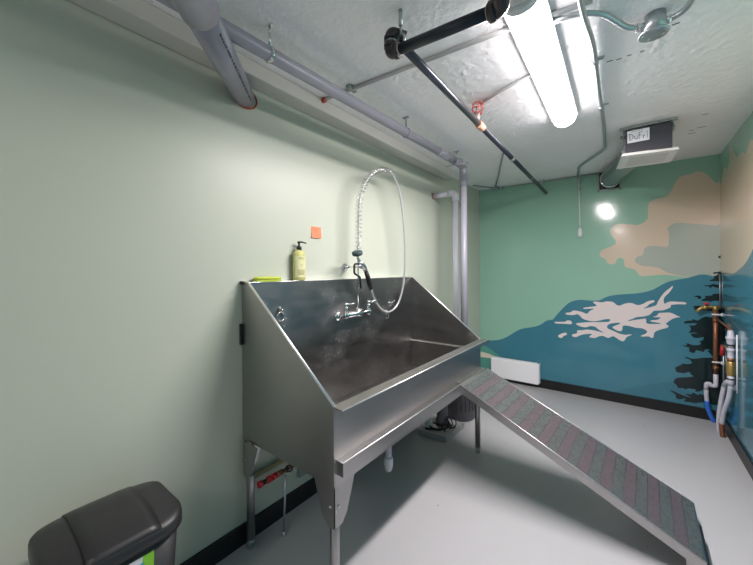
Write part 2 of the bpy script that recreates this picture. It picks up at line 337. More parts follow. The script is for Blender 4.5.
struct(MB().box(XW-.1, XR+.1, YF-.1, YB+.1, -.1, 0).build('floor', M['floor']))
c = MB(); c.box(XW-.1, XR+.1, YF-.1, YB+.1, HC, HC+.1)
c.mi = 1
for (x, y, l, a) in ((-.15, 2.06, .03, .3), (-.10, 2.11, .02, -.1), (-.06, 2.12, .018, 0), (-.015, 2.114, .014, .1), (.036, 2.115, .012, 0),
                     (.40, 3.53, .04, .2), (.36, 3.64, .035, .3), (.395, 3.25, .025, .2), (.145, 1.97, .02, .5), (.36, 3.56, .02, .1)):
    c.box(x, x+l*1.3, y-.004, y+.004, HC-.0006, HC+.001)
struct(c.build('ceiling', [M['ceiling'], M['iron']]))
struct(MB().box(XW-.1, XW, YF-.1, YB+.1, 0, HC).build('wall_left', M['sage']))
struct(MB().box(XW, XR, YF-.1, YF, 0, HC).build('wall_front', M['frontwall']))

# painted mural on the far wall: colour areas in coats, each a fraction of a millimetre over the last
MUR = ['sky', 'cloud', 'cloudgrey', 'water', 'waterdark', 'hill', 'cream', 'snow', 'tree']
wb = MB(); wb.box(XW, XR, YB, YB+.1, 0, HC)
def coat(mb, pts, layer, mi, wall='back', smooth=True):
    p = smooth2(pts) if smooth else pts
    mb.mi = mi; d = .0003*layer
    if wall == 'back':
        f = [(min(max(a, XW), XR), YB-d, min(max(b, 0), HC)) for a, b in p]
    else:
        f = [(XR-d, min(a, YB), min(max(b, 0), HC)) for a, b in p]
    k0 = 0 if wall == 'back' else 1
    q = []
    for v in f:
        a = Vector((v[k0], v[2]))
        if not q or (a-q[-1]).length > 4e-4: q.append(a)
    if (q[0]-q[-1]).length < 4e-4: q.pop()
    V_, E_, F_, *_ = delaunay_2d_cdt(q, [], [list(range(len(q)))], 1, 1e-5)
    nv = [mb.bm.verts.new((v.x, f[0][1], v.y) if wall == 'back' else (f[0][0], v.x, v.y)) for v in V_]
    for t in F_: mb._face([nv[i] for i in t])
coat(wb, CLOUD, 1, 1)
coat(wb, GREYCLOUD, 2, 2)
rg = smooth2(RIDGE, 3, False)
coat(wb, rg+[(XR, 0), (XW, 0)], 3, 3, smooth=False)
coat(wb, BAND, 4, 4, smooth=False)
coat(wb, smooth2(HILL[:-1], 3, False)+[(XW, 0)], 5, 5, smooth=False)
coat(wb, CREAM, 6, 6)
for s_ in SNOW: coat(wb, s_, 4, 7)
for s_ in TREE[2:]: coat(wb, s_, 6, 8)
t1 = smooth2(TREE[0], 2, False); t2 = smooth2(TREE[1], 2, False)
coat(wb, t1+[(.640, 1.0), (XR, 1.0), (XR, 1.44)], 6, 8, smooth=False)
coat(wb, t2+[(XR, .05), (XR, 1.08)], 6, 8, smooth=False)
struct(wb.build('wall_back', [M[k] for k in MUR]))

wr = MB(); wr.box(XR, XR+.1, YF-.1, YB+.1, 0, HC)
coat(wr, smooth2(REDGE, 2, False)+[(3.2, 2.36), (3.0, 2.28), (2.6, 2.2), (2.2, 2.25), (2.0, 2.0), (2.2, 1.2), (YB, 1.2)], 1, 1, 'right', False)
coat(wr, [(YB, 1.408)]+smooth2(RRIDGE, 3, False)+[(3.0, 1.72), (2.4, 1.9), (1.6, 2.0), (.6, 1.9), (-.6, 1.7), (YF, 1.6), (YF, 0), (YB, 0)], 3, 3, 'right', False)
mir = lambda p: [(YB-(XR-a), b) for a, b in p]
coat(wr, mir(t1)+[(YB-.025, 1.0), (YB, 1.0), (YB, 1.44)], 5, 8, 'right', False)
coat(wr, mir(t2)+[(YB, .05), (YB, 1.08)], 5, 8, 'right', False)
struct(wr.build('wall_right', [M[k] for k in MUR]))

BH = .105
struct(MB().box(XW, XW+.014, YF, YB-.014, 0, BH).build('baseboard_left', M['base']))
struct(MB().box(XW, XR, YB-.014, YB, 0, BH).build('baseboard_back', M['base']))
struct(MB().box(XR-.014, XR, YF, YB-.014, 0, BH).build('baseboard_right', M['base']))
struct(MB().box(XW, -1.535, YF, 3.42, 2.452, HC, .006).build('trim_1', M['beam']))

# ------------------------------------------------------------------ dog washing tub
XBK, XFR, Y0, Y1, ZB, ZBK, ZFR = -1.597, -.966, .965, 2.62, .56, 1.39, .892
tub = thing('dog_wash_tub', 'large stainless steel dog bathing tub on legs with tall sloping sides', 'pet bath', (-1.28, 1.79, 0))
b = MB(); b.box(-1.645, XBK, Y0+.012, Y1-.012, ZB, ZBK-.004)
b.build('back_panel', M['wet'], tub)
b = MB(); b.box(-1.647, XBK+.003, Y0-.002, Y1+.002, ZBK-.004, ZBK, .001); b.build('back_ledge', M['edge'], tub)
def side(y, d, inner):
    pr = [(-1.645, y, ZB), (XFR, y, ZB), (XFR, y, ZFR), (XBK, y, ZBK), (-1.645, y, ZBK)]
    o = MB().prism(pr, (0, d, 0)).build('side_panel', M['steel'] if not inner else M['wet'], tub)
    e = MB(); ym = y+d/2
    e.tube([(-1.62, ym, ZBK), (XBK, ym, ZBK), (XFR, ym, ZFR)], .0065, 8)
    e.build('folded_edge', M['edge'], o)
    return o
s0 = side(Y0, .012, False)
s1 = side(Y1-.012, .012, True)
MB().prism([(XBK, Y1-.034, ZB+.015), (XBK, Y1-.034, .812), (XBK, Y1-.028, .822), (XBK, Y1-.012, .826), (XBK, Y1-.012, ZB+.015)], (XFR-.012-XBK, 0, 0)).build('end_step', M['wet'], s1)
MB().prism([(XBK, Y0+.034, ZB+.015), (XBK, Y0+.034, .812), (XBK, Y0+.028, .822), (XBK, Y0+.012, .826), (XBK, Y0+.012, ZB+.015)], (XFR-.012-XBK, 0, 0)).build('end_step', M['wet'], s0)
MB().box(XFR-.012, XFR, Y0+.012, Y1-.012, ZB, ZFR-.002).build('front_panel', M['steel_h'], tub)
fl = MB().box(XBK, XFR-.012, Y0+.012, Y1-.012, ZB, ZB+.015).build('tub_floor', M['wet'], tub)
b = MB(); b.lathe((-1.28, 1.78, ZB+.015), (0, 0, 1), [(.045, 0), (.045, .002), (.03, .003), (.028, .0005)], 20); b.build('drain', M['chrome'], fl)
r = MB(); r.hexa([(XFR-.013, Y0+.004, ZFR-.004), (-.922, Y0+.004, ZFR-.008), (-.922, Y1+.06, ZFR-.008), (XFR-.013, Y1, ZFR-.004)],
                 [(XFR-.013, Y0+.004, ZFR), (-.922, Y0+.004, ZFR-.004), (-.922, Y1+.06, ZFR-.004), (XFR-.013, Y1, ZFR)])
r.box(-.924, -.921, Y0+.004, Y1+.06, ZFR-.034, ZFR-.0045)
rim = r.build('front_rim', M['steel_h'], tub)
MB().tube([(-.922, Y0+.004, ZFR-.0055), (-.922, Y1+.06, ZFR-.0055)], .003, 8).build('rim_edge', M['edge'], rim)
r = MB(); r.box(XFR, -.925, Y0+.012, Y1-.01, .612, .672, .002)
led = r.build('front_ledge', M['steel_h'], tub)
MB().tube([(XFR+.002, Y0+.012, .672), (-.9255, Y0+.012, .672), (-.9255, Y1-.01, .672)], .0028, 8).build('ledge_edge', M['edge'], led)
MB().box(-1.55, -1.03, Y0+.06, Y0+.09, .52, ZB).build('under_brace', M['steel'], tub)
MB().box(-1.55, -1.03, Y1-.09, Y1-.06, .52, ZB).build('under_brace', M['steel'], tub)
MB().box(-1.10, -1.07, Y0+.09, Y1-.09, .525, ZB).build('under_brace', M['steel'], tub)
def leg(x, y, sx, sy):
    l = MB(); l.tube([(x, y, .045), (x, y, ZB)], .0205, 16)
    o = l.build('leg', M['steel'], tub)
    MB().lathe((x, y, 0), (0, 0, 1), [(.014, 0), (.017, .004), (.017, .03), (.021, .034), (.021, .047), (.017, .05)], 16).build('foot', M['galv'], o)
    g = MB()
    xo, yo = x-sx*.024, y-sy*.024
    g.prism([(xo, yo, ZB), (xo+sx*.125, yo, ZB), (xo+sx*.075, yo, .42), (xo+sx*.045, yo, .385), (xo, yo, .385)], (0, sy*.003, 0))
    g.prism([(xo, yo, ZB), (xo, yo+sy*.125, ZB), (xo, yo+sy*.075, .42), (xo, yo+sy*.045, .385), (xo, yo, .385)], (sx*.003, 0, 0))
    g.tube([(x, y, .385), (x, y, .45)], .0225, 16)
    g.build('gusset', M['steel'], o)
    for p_, d_ in (((xo, y, .47), (-sx, 0, 0)), ((x, yo, .47), (0, -sy, 0))):
        MB().lathe(p_, d_, [(.006, 0), (.006, .004), (.003, .006)], 10).build('bolt', M['chrome'], o)
leg(-.995, .997, -1, 1); leg(-1.590, .975, 1, 1); leg(-.975, 2.575, -1, -1); leg(-1.595, 2.575, 1, -1)
MB().box(-1.648, -1.633, Y0-.016, Y0-.001, 1.06, 1.17, .002).build('wall_bracket', M['black'], tub)
MB().box(-1.649, -1.62, Y0-.012, Y0-.001, 1.378, 1.396, .002).build('corner_clip', M['black'], tub)
def ring(y, z, R, r, tilt=0):
    e = MB(); e.lathe((XBK, y, z+R+.018), (1, 0, 0), [(.013, 0), (.012, .006), (.006, .012), (.005, .02)], 14)
    e.torus((XBK+.018, y, z+R+.006), (0, 1, 0), .010, .0035, 14, 6)
    o = e.build('tether_eye', M['chrome'], tub)
    MB().torus((XBK+.014, y, z), (1, .15, tilt), R, r, 28, 8).build('tether_ring', M['chrome'], o)
ring(1.165, 1.19, .026, .005)
ring(2.20, 1.078, .022, .0035)
e = MB(); e.lathe((XBK, 2.27, 1.175), (1, 0, 0), [(.014, 0), (.013, .005), (.007, .01), (.006, .02), (.013, .024), (.012, .03)], 14)
e.tube([(XBK+.02, 2.27, 1.175), (XBK+.03, 2.285, 1.20)], .005, 8)
e.build('hose_hook', M['chrome'], tub)

# ------------------------------------------------------------------ pre-rinse faucet with spray hose
XF = -1.525
fa = thing('pre_rinse_faucet', 'chrome wall-mounted pre-rinse faucet with looping spray hose on the tub back panel', 'faucet', (XBK, 1.77, 1.14))
b = MB(); b.tube([(XF, 1.63, 1.148), (XF, 1.905, 1.148)], [.019, .019], 14)
b.lathe((XF, 1.77, 1.13), (0, 0, 1), [(.020, 0), (.024, .01), (.024, .035), (.016, .042), (.012, .06)], 16)
for y in (1.645, 1.885):
    b.tube(bend([(XBK, y, 1.137), (XF-.01, y, 1.137), (XF, y, 1.15)], .02), .0145, 12)
    b.lathe((XBK, y, 1.137), (1, 0, 0), [(.034, 0), (.033, .006), (.022, .014), (.016, .016)], 20)
    b.lathe((XF, y, 1.128), (0, 0, 1), [(.016, 0), (.021, .006), (.021, .032), (.015, .04), (.012, .062), (.016, .066), (.016, .074), (.010, .078)], 16)
body = b.build('faucet_body', M['chrome'], fa)
for y, a in ((1.645, .15), (1.885, -.1)):
    h = MB(); h.lathe((XF, y, 1.206), (0, 0, 1), [(.010, 0), (.013, .006), (.013, .02), (.008, .026)], 14)
    h.tube([(XF-.004, y-.004, 1.219), (XF+.02, y+.035, 1.224), (XF+.034, y+.062, 1.226)], [.008, .0065, .008], 10)
    h.build('lever_handle', M['chrome'], fa)
MB().tube([(XF, 1.77, 1.19), (XF, 1.77, 1.62)], .0065, 12).build('riser_pipe', M['chrome'], fa)
k = MB(); k.tube([(XW+.003, 1.765, 1.475), (XF, 1.77, 1.475)], .0065, 10)
k.lathe((XW+.003, 1.765, 1.475), (1, -.1, 0), [(.030, 0), (.029, .008), (.022, .016), (.011, .022), (.010, .04)], 20)
k.torus((XF, 1.77, 1.475), (0, 0, 1), .011, .005, 16, 8)
k.build('wall_support', M['chrome'], fa)
hp = sm([(XF, 1.77, 1.575), (-1.525, 1.777, 1.65), (-1.525, 1.778, 1.769), (-1.52, 1.778, 1.91), (-1.505, 1.805, 2.032), (-1.49, 1.866, 2.128), (-1.48, 1.961, 2.188), (-1.475, 2.055, 2.205),
         (-1.475, 2.149, 2.18), (-1.48, 2.226, 2.094), (-1.485, 2.284, 1.942), (-1.495, 2.328, 1.742), (-1.51, 2.357, 1.535), (-1.535, 2.371, 1.341), (-1.56, 2.346, 1.197), (-1.572, 2.278, 1.126),
         (-1.572, 2.178, 1.112), (-1.565, 2.071, 1.162), (-1.545, 1.976, 1.241), (-1.505, 1.89, 1.314)], 10)
MB().tube(hp, [.006]*76+[.0088]*(len(hp)-76), 10).build('hose', M['hose'], fa)
# coil spring round the first stretch of the hose
n_sp = 70; sp = []
seg_len = [0]
for a_, b_ in zip(hp, hp[1:]): seg_len.append(seg_len[-1]+(b_-a_).length)
def at(d):
    for i in range(1, len(hp)):
        if seg_len[i] >= d:
            t = (d-seg_len[i-1])/(seg_len[i]-seg_len[i-1]); return hp[i-1].lerp(hp[i], t), (hp[i]-hp[i-1]).normalized()
Ltot = seg_len[78]; turns = 30; up = Vector((1, 0, 0))
for i in range(turns*12+1):
    p, t = at(max(1e-4, Ltot*i/(turns*12)))
    u_ = (up-t*up.dot(t)).normalized(); w_ = t.cross(u_); a_ = 2*PI*i/12
    sp.append(p+(u_*math.cos(a_)+w_*math.sin(a_))*.0225)
MB().tube(sp, .0030, 6).build('spring', M['chrome'], fa)
# spray valve hanging in front of the riser
sv = MB(); XV = XF+.04
sv.tube([(XV, 1.815, 1.435), (XV, 1.785, 1.475), (XV, 1.755, 1.495), (XV, 1.735, 1.51)], [.014, .020, .020, .012], 14)
sv.lathe((XV, 1.765, 1.475), (0, -1, .15), [(.012, 0), (.016, .01), (.012, .035), (.006, .045)], 14)
valve = sv.build('spray_valve', M['chrome'], fa)
MB().tube([(XV, 1.738, 1.505), (XV, 1.722, 1.553)], [.010, .013], 12).build('nozzle_neck', M['galv'], valve)
MB().lathe((XV+.004, 1.715, 1.555), (.12, -.36, 1), [(.012, -.004), (.034, 0), (.037, .008), (.037, .022), (.030, .027), (.010, .028)], 22).build('spray_face', M['teal_rubber'], valve)
MB().tube([(XV, 1.808, 1.445), (XV-.004, 1.835, 1.40), (XV-.010, 1.862, 1.353), (XV-.016, 1.884, 1.314)], [.015, .0175, .0175, .014], 14).build('grip', M['black'], valve)
MB().tube(bend([(XV, 1.745, 1.497), (XV, 1.686, 1.492), (XV, 1.684, 1.43), (XV, 1.744, 1.405), (XV, 1.752, 1.325)], .012), .007, 8).build('squeeze_lever', M['black'], valve)

# ------------------------------------------------------------------ things on the tub ledge and wall
so = thing('soap_bottle', 'tall yellow-green pump soap bottle standing on the tub back ledge', 'soap bottle', (-1.617, 1.325, ZBK))
P = [(.0285, 0), (.031, .004), (.031, .163), (.029, .171), (.020, .178), (.0135, .182), (.0135, .188)]
MB().lathe((-1.617, 1.325, ZBK), (0, 0, 1), P, 28, 1.0, 1.38, (1, 0, 0)).build('bottle', M['soap'], so)
lb = MB(); lb.smooth = True
rows = [[lb.bm.verts.new((-1.617+.0314*math.cos(a), 1.325+.0314*1.38*math.sin(a), ZBK+z)) for a in [-1.25+2.2*i/14 for i in range(15)]] for z in (.02, .148)]
for i in range(14): lb._face([rows[0][i], rows[0][i+1], rows[1][i+1], rows[1][i]])
lab = lb.build('label_area', M['soap_label'], so)
lp = MB()
for z, w in ((.136, .8), (.128, .5), (.096, .12), (.088, .12), (.062, .9), (.055, .75), (.048, .85), (.041, .6), (.034, .8)):
    A_ = [-.15-w*.75+1.5*w*i/8 for i in range(9)]
    for i in range(8):
        a, b2 = A_[i], A_[i]+(A_[1]-A_[0])*.8
        q = lambda an, zz: (-1.617+.0318*math.cos(an), 1.325+.0318*1.38*math.sin(an), ZBK+zz)
        lp.poly([q(a, z), q(b2, z), q(b2, z+.0035), q(a, z+.0035)])
lp.build('label_print', M['soap_ink'], lab)['kind'] = 'stuff'
pm = MB(); pm.lathe((-1.617, 1.325, ZBK+.186), (0, 0, 1), [(.0155, 0), (.0155, .02), (.012, .024), (.006, .025), (.006, .042), (.010, .044), (.010, .052), (.004, .054)], 18)
pm.tube([(-1.617, 1.325, ZBK+.235), (-1.612, 1.345, ZBK+.236), (-1.605, 1.372, ZBK+.230)], [.006, .005, .004], 10)
pm.build('pump', M['black'], so)
sc_ = thing('soap_dish', 'flat lime green silicone scrubber lying on the tub back ledge left of the bottle', 'scrubber', (-1.618, 1.095, ZBK))
d = MB()
out = [(1.02, -.010), (1.04, -.024), (1.10, -.027), (1.16, -.025), (1.185, -.010), (1.18, .012), (1.15, .022), (1.10, .019), (1.05, .024), (1.025, .012)]
o2 = smooth2(out, 4)
for z0, z1, k_ in ((0, .016, 1.0),):
    d.prism([(-1.618-b_*k_, a_, ZBK+z0) for a_, b_ in o2], (0, 0, z1-z0))
d.build('tray', M['lime_d'], sc_)
d = MB(); d.tube([(-1.618-b_*.92, 1.10+(a_-1.10)*.95, ZBK+.019) for a_, b_ in o2], .007, 8, closed=True)
d.ball((-1.618, 1.10, ZBK+.020), .02, .8, 2.6, .45)
d.build('pad', M['lime'], sc_)
nt_ = thing('sticky_note', 'small coral sticky note with faint writing stuck on the green wall above the tub', 'note', (XW, 1.492, 1.665))
nn = MB(); g_ = 8
for i in range(g_):
    f0, f1 = i/g_, (i+1)/g_
    cx = lambda f: XW+.001+.007*(1-f)**2*1.0
    zz = lambda f: 1.664+.074*f
    nn.hexa([(cx(f0), 1.452, zz(f0)), (cx(f0), 1.536, zz(f0)), (cx(f0)+.0005, 1.536, zz(f0)), (cx(f0)+.0005, 1.452, zz(f0))],
            [(cx(f1), 1.452, zz(f1)), (cx(f1), 1.536, zz(f1)), (cx(f1)+.0005, 1.536, zz(f1)), (cx(f1)+.0005, 1.452, zz(f1))])
sheet = nn.build('note_sheet', M['coral'], nt_)
ns = MB()
for z, y0, y1 in ((1.722, 1.462, 1.50), (1.710, 1.462, 1.515), (1.687, 1.468, 1.525), (1.680, 1.475, 1.515)):
    f = (z-1.664)/.074; x = XW+.0018+.007*(1-f)**2
    y = y0
    while y < y1:
        ns.box(x, x+.0006, y, y+.006, z-.001, z+.001); y += .009
ns.build('pencil_marks', M['coral_ink'], sheet)['kind'] = 'stuff'

# ------------------------------------------------------------------ ramp
rp = thing('dog_ramp', 'sloping steel ramp with mauve and grey grip strips leading down from the tub front', 'ramp', (-.3, 2.37, 0))
TN, TF = Vector((-.927, 2.122, .674)), Vector((-.905, 2.60, .674))
BN, BF = Vector((.268, 2.127, .100)), Vector((.279, 2.622, .100))
def rpt(u, v, dz=0): return TN.lerp(TF, v).lerp(BN.lerp(BF, v), u)+Vector((0, 0, dz))
d = MB(); d.hexa([rpt(0, 0, -.004), rpt(1, 0, -.004), rpt(1, 1, -.004), rpt(0, 1, -.004)], [rpt(0, 0), rpt(1, 0), rpt(1, 1), rpt(0, 1)])
deck = d.build('deck', M['steel'], rp)
for v0, v1, nm in ((0, .006, 'near'), (.994, 1, 'far')):
    d = MB(); d.hexa([rpt(0, v0, -.052), rpt(1, v0, -.052), rpt(1, v1, -.052), rpt(0, v1, -.052)], [rpt(0, v0, .0005), rpt(1, v0, .0005), rpt(1, v1, .0005), rpt(0, v1, .0005)])
    o = d.build('side_rail', M['steel_h'], rp)
    MB().tube([rpt(0, (v0+v1)/2, .0012), rpt(1, (v0+v1)/2, .0012)], .0026, 8).build('rail_edge', M['edge'], o)
MB().hexa([rpt(.994, .006, -.052), rpt(1, .006, -.052), rpt(1, .994, -.052), rpt(.994, .994, -.052)], [rpt(.994, .006, -.004), rpt(1, .006, -.004), rpt(1, .994, -.004), rpt(.994, .994, -.004)]).build('end_plate', M['steel'], rp)
ns_ = 23; w_ = 1/ns_
for i in range(ns_):
    u0, u1 = .02+(.975*i)/ns_, .02+(.975*(i+.94))/ns_
    d = MB(); d.hexa([rpt(u0, .014, .0003), rpt(u1, .014, .0003), rpt(u1, .988, .0003), rpt(u0, .988, .0003)], [rpt(u0, .014, .0018), rpt(u1, .014, .0018), rpt(u1, .988, .0018), rpt(u0, .988, .0018)])
    o = d.build('grip_strip', M['purple'] if i % 2 else M['greygrit'], rp)
    if i in (0, 1): o['label'] = 'green-grey grit strip' if i == 0 else 'mauve grit strip'
for v in (.07, .93):
    p = rpt(.955, v)
    l = MB(); l.box(p.x-.016, p.x+.016, p.y-.02, p.y+.02, .006, p.z-.006)
    l.box(p.x-.018, p.x+.018, p.y-.024, p.y+.024, 0, .006)
    l.build('leg', M['steel'], rp)
MB().hexa([rpt(1, .0, -.075)+Vector((.001, .01, 0)), rpt(1, .0, -.075)+Vector((.016, .01, 0)), rpt(1, .62, -.075)+Vector((.016, 0, 0)), rpt(1, .62, -.075)+Vector((.001, 0, 0))],
          [rpt(1, .0, -.003)+Vector((.001, .01, 0)), rpt(1, .0, -.01)+Vector((.012, .01, 0)), rpt(1, .62, -.01)+Vector((.012, 0, 0)), rpt(1, .62, -.003)+Vector((.001, 0, 0))]).build('dark_end_strip', M['black'], rp)  # dark strip across part of the ramp's lower end
MB().box(-.965, -.93, 2.14, 2.58, .674, .677).build('hook_plate', M['steel'], rp)

# ------------------------------------------------------------------ ceiling lamp
def lampx(y): return -.3355-(y-1.37)*.026
def sect(y, w, h, zt, n=22):   # round-bottomed profile that turns back in at the top
    return [(lampx(y)-w*math.cos(t)*(1 if t > 0 and t < PI else 1), y, zt-h*(math.sin(t) if 0 <= t <= PI else .45*math.sin(t))) for t in [PI*i/n for i in range(n+1)]]
def ceiling_lamp(label, LY0, LY1, power=1.0):
    la = thing('ceiling_light', label, 'ceiling light', (-.345, (LY0+LY1)/2, 2.44))
    ln = MB(); ln.smooth = True
    A0 = [ln.bm.verts.new(p) for p in sect(LY0, .0695, .062, 2.505)]; A1 = [ln.bm.verts.new(p) for p in sect(LY1, .0695, .062, 2.505)]
    for i in range(22): ln._face([A0[i], A0[i+1], A1[i+1], A1[i]])
    ln.smooth = False
    ln._face([A0[0], A0[-1], A1[-1], A1[0]]); ln._face(A1); ln._face(A0)
    ln.build('diffuser', M['lens'], la)
    ec = MB(); ec.prism(sect(LY0-.002, .0725, .065, 2.506), (0, -.03, 0)); o = ec.build('end_cap', M['endcap'], la)
    ec = MB(); ec.prism(sect(LY0-.034, .058, .048, 2.505), (0, -.008, 0)); ec.build('end_boss', M['endcap'], o)
    ec = MB(); ec.prism(sect(LY1+.002, .0675, .060, 2.505), (0, .012, 0)); ec.build('end_cap', M['endcap'], la)
    h = MB(); h.hexa([(lampx(LY0)-.080, LY0-.03, 2.504), (lampx(LY0)+.080, LY0-.03, 2.504), (lampx(LY1)+.080, LY1, 2.504), (lampx(LY1)-.080, LY1, 2.504)],
                     [(lampx(LY0)-.04, LY0-.03, HC), (lampx(LY0)+.04, LY0-.03, HC), (lampx(LY1)+.04, LY1, HC), (lampx(LY1)-.04, LY1, HC)])
    h.build('housing', M['white'], la)
    al = bpy.data.lights.new('lamp_tube', 'AREA'); al.shape = 'RECTANGLE'; al.size = .11; al.size_y = (LY1-LY0)*.97
    al.energy = 15.5*(LY1-LY0)*power; al.color = (1, .92, .93)
    lo = bpy.data.objects.new('lamp_tube', al); COL.objects.link(lo); lo.parent = la
    lo.location = (lampx((LY0+LY1)/2)+.345, 0, -.002); lo.rotation_euler = (0, 0, .026)
ceiling_lamp('long white glowing wraparound ceiling light in front of the fan', 1.372, 2.64)
ceiling_lamp('second white ceiling light in line with the first, behind the camera', -1.80, -1.15, .5)

# ------------------------------------------------------------------ drain pipes
gp = thing('drain_pipe', 'long grey plastic drain pipe hung beside the ceiling beam and dropping down behind the tub', 'pipe', (-1.32, 1.5, .42))
PX = -1.26
def zp(y): return 2.388+.016*y
def run(y0, y1): return [(PX, y0, zp(y0)), (PX, y1, zp(y1))]
MB().tube(run(YF, 2.93), .031, 20).build('ceiling_run', M['pvc'], gp)
MB().tube([(PX, 2.995, 2.38), (PX, 2.995, .40)], .031, 20).build('down_pipe', M['pvc'], gp)
e = MB(); e.tube(bend([(PX, 2.78, zp(2.78)), (PX, 2.995, zp(2.995)), (PX, 2.995, 2.24)], .06, 6), .036, 20)
e.tube(run(2.48, 2.80), .0345, 20)
el = e.build('elbow', M['pvc_joint'], gp)
MB().torus((PX, 2.92, zp(2.92)), (0, 1, 0), .036, .003, 20, 6).build('primer_ring', M['orange'], el)
MB().torus((PX, 2.48, zp(2.48)), (0, 1, 0), .0335, .002, 20, 6).build('primer_ring', M['tape'], el)
for y in (.875, 1.99, 2.84):
    ZP = zp(y); h = MB(); h.torus((PX, y, ZP), (0, 1, 0), .034, .0022, 24, 6)
    h.lathe((PX, y-.009, ZP), (0, 1, 0), [(.0335, 0), (.0345, 0), (.0345, .018), (.0335, .018)], 28)
    h.tube([(PX, y, ZP+.033), (PX, y, HC)], .006, 8)
    h.box(PX-.022, PX+.022, y-.009, y+.009, HC-.008, HC)
    if y > 2.5:
        h.tube([(PX-.10, y-.02, ZP-.033), (PX+.10, y+.03, ZP-.020)], .004, 6)
        h.tube([(PX, y, ZP+.034), (PX+.02, y+.10, ZP+.045)], .004, 6)
    h.build('pipe_hanger', M['chrome'] if y < 1 else M['pvc'] if y < 2.5 else M['galv'], gp)

bd = thing('waste_pipe', 'thick grey waste pipe slanting from above into the green wall with a red sealed end', 'pipe', (XW, .93, 2.37))
p0, p1 = Vector((XW, .985, 2.384)), Vector((-1.038, .461, 2.262))
dv = (p1-p0).normalized()
MB().tube([p0-dv*.005, p0+dv*.80], .054, 24).build('pipe', M['pvc'], bd)
MB().tube(bend([p0+dv*.77, p0+dv*1.02, Vector(((p0+dv*1.02).x, (p0+dv*1.02).y, HC))], .08, 6), .060, 24).build('coupling', M['pvc'], bd)
sl = MB(); u_ = Vector((0, 1, 0)); sl.smooth = True
MBt = MB(); 
# the cut follows the wall: an oval ring of red sealant
ell = [(XW+.004, p0.y+.054/abs(dv.x)*math.cos(a)*1.02, p0.z-.054*.18*math.cos(a)*0+.056*math.sin(a)) for a in [2*PI*i/32 for i in range(32)]]
MBt.tube(ell, .0045, 8, closed=True); MBt.build('sealant_ring', M['redseal'], bd)
pt = MB(); sd = dv.cross(Vector((0, 0, 1))).normalized()
nrm = (Vector((0.3, -0.5, -1))-dv*Vector((0.3, -0.5, -1)).dot(dv)).normalized(); nrm = (nrm*.55+sd*(-.85 if sd.y < 0 else .85)).normalized()
nrm = (nrm-dv*nrm.dot(dv)).normalized(); tg = dv.cross(nrm)
t_ = .06
while t_ < .70:
    l_ = random.choice((.006, .01, .014)); c_ = p0+dv*t_+nrm*.0543
    pt.poly([c_-tg*.004, c_+tg*.004, c_+tg*.004+dv*l_, c_-tg*.004+dv*l_]); t_ += l_+random.choice((.004, .006, .012))
pt.build('printed_marks', M['ink'], bd)

wp = thing('vent_pipe', 'slim white pipe coming out of the green wall and turning down by the tub', 'pipe', (-1.4, 3.13, .42))
MB().tube([(XW, 3.125, 2.222), (-1.44, 3.125, 2.222)], .026, 18).build('wall_stub', M['pvc_white'], wp)
e = MB(); e.tube(bend([(-1.475, 3.125, 2.222), (-1.4, 3.125, 2.222), (-1.4, 3.125, 2.14)], .045, 6), .032, 18); e.build('elbow', M['pvc_white'], wp)
MB().tube([(-1.4, 3.125, 2.17), (-1.4, 3.125, .40)], .026, 18).build('down_pipe', M['pvc_white'], wp)
MB().torus((XW+.003, 3.125, 2.222), (1, 0, 0), .028, .004, 20, 6).build('sealant_ring', M['redseal'], wp)

# ------------------------------------------------------------------ black iron pipe
ip = thing('iron_pipe', 'black iron pipe crossing under the ceiling then running back to the mural wall', 'pipe', (-.80, 1.15, 2.36))
XI, YI = -.80, 1.15
MB().tube([(XI+.03, YI, 2.364), (-.385, YI, 2.338)], .0215, 18).build('cross_pipe', M['ironpipe'], ip)
e = MB()
e.tube(bend([(XI+.03, YI, 2.364), (XI, YI, 2.366), (XI, YI, 2.405)], .025, 6), .027, 16)
e.tube([(XI+.018, YI, 2.365), (XI+.04, YI, 2.3635)], .032, 16)
e.tube([(XI, YI, 2.385), (XI, YI, 2.402)], .031, 16)
e.build('lower_elbow', M['iron'], ip)
e = MB(); e.tube(bend([(XI, YI, 2.42), (XI, YI, 2.447), (XI+.04, YI+.045, 2.435)], .022, 6), .026, 16)
e.tube([(XI, YI, 2.417), (XI, YI, 2.432)], .031, 16)
e.build('upper_elbow', M['iron'], ip)
MB().tube([(XI, YI, 2.400), (XI, YI, 2.420)], .0245, 16).build('nipple', M['galv'], ip)
MB().tube([(XI+.038, YI, 2.3638), (XI+.046, YI, 2.3632)], .0235, 16).build('thread_sealant', M['tape'], ip)
MB().tube([(XI+.03, YI+.035, 2.437), (-.757, 1.175, 2.402)], .017, 12).build('offset_fitting', M['iron'], ip)
def lp_(y): t = (y-1.2)/(YB-1.2); return (-.757-.068*t, y, 2.387-.006*t)
MB().tube([lp_(1.165), lp_(2.12)], .0185, 16).build('long_pipe', M['ironbare'], ip)
MB().tube([lp_(2.12), lp_(YB)], .0185, 16).build('long_pipe', M['ironpipe'], ip)
MB().tube([lp_(2.085), lp_(2.165)], .024, 16).build('orange_collar', M['orange'], ip)
MB().tube([lp_(2.88), lp_(2.94)], .0215, 16).build('coupling', M['galv_dark'], ip)
MB().tube([lp_(3.62), lp_(3.66)], .0205, 16).build('coupling', M['galv_dark'], ip)
h = MB(); h.torus((-.757, 1.16, 2.408), (.25, 1, .2), .020, .006, 18, 8); h.tube([(-.757, 1.16, 2.428), (-.758, 1.158, 2.47)], .0045, 8)
h.tube([(-.758, 1.158, 2.465), (-.758, 1.158, HC)], .0085, 10)
h.build('hanger', M['galv'], ip)
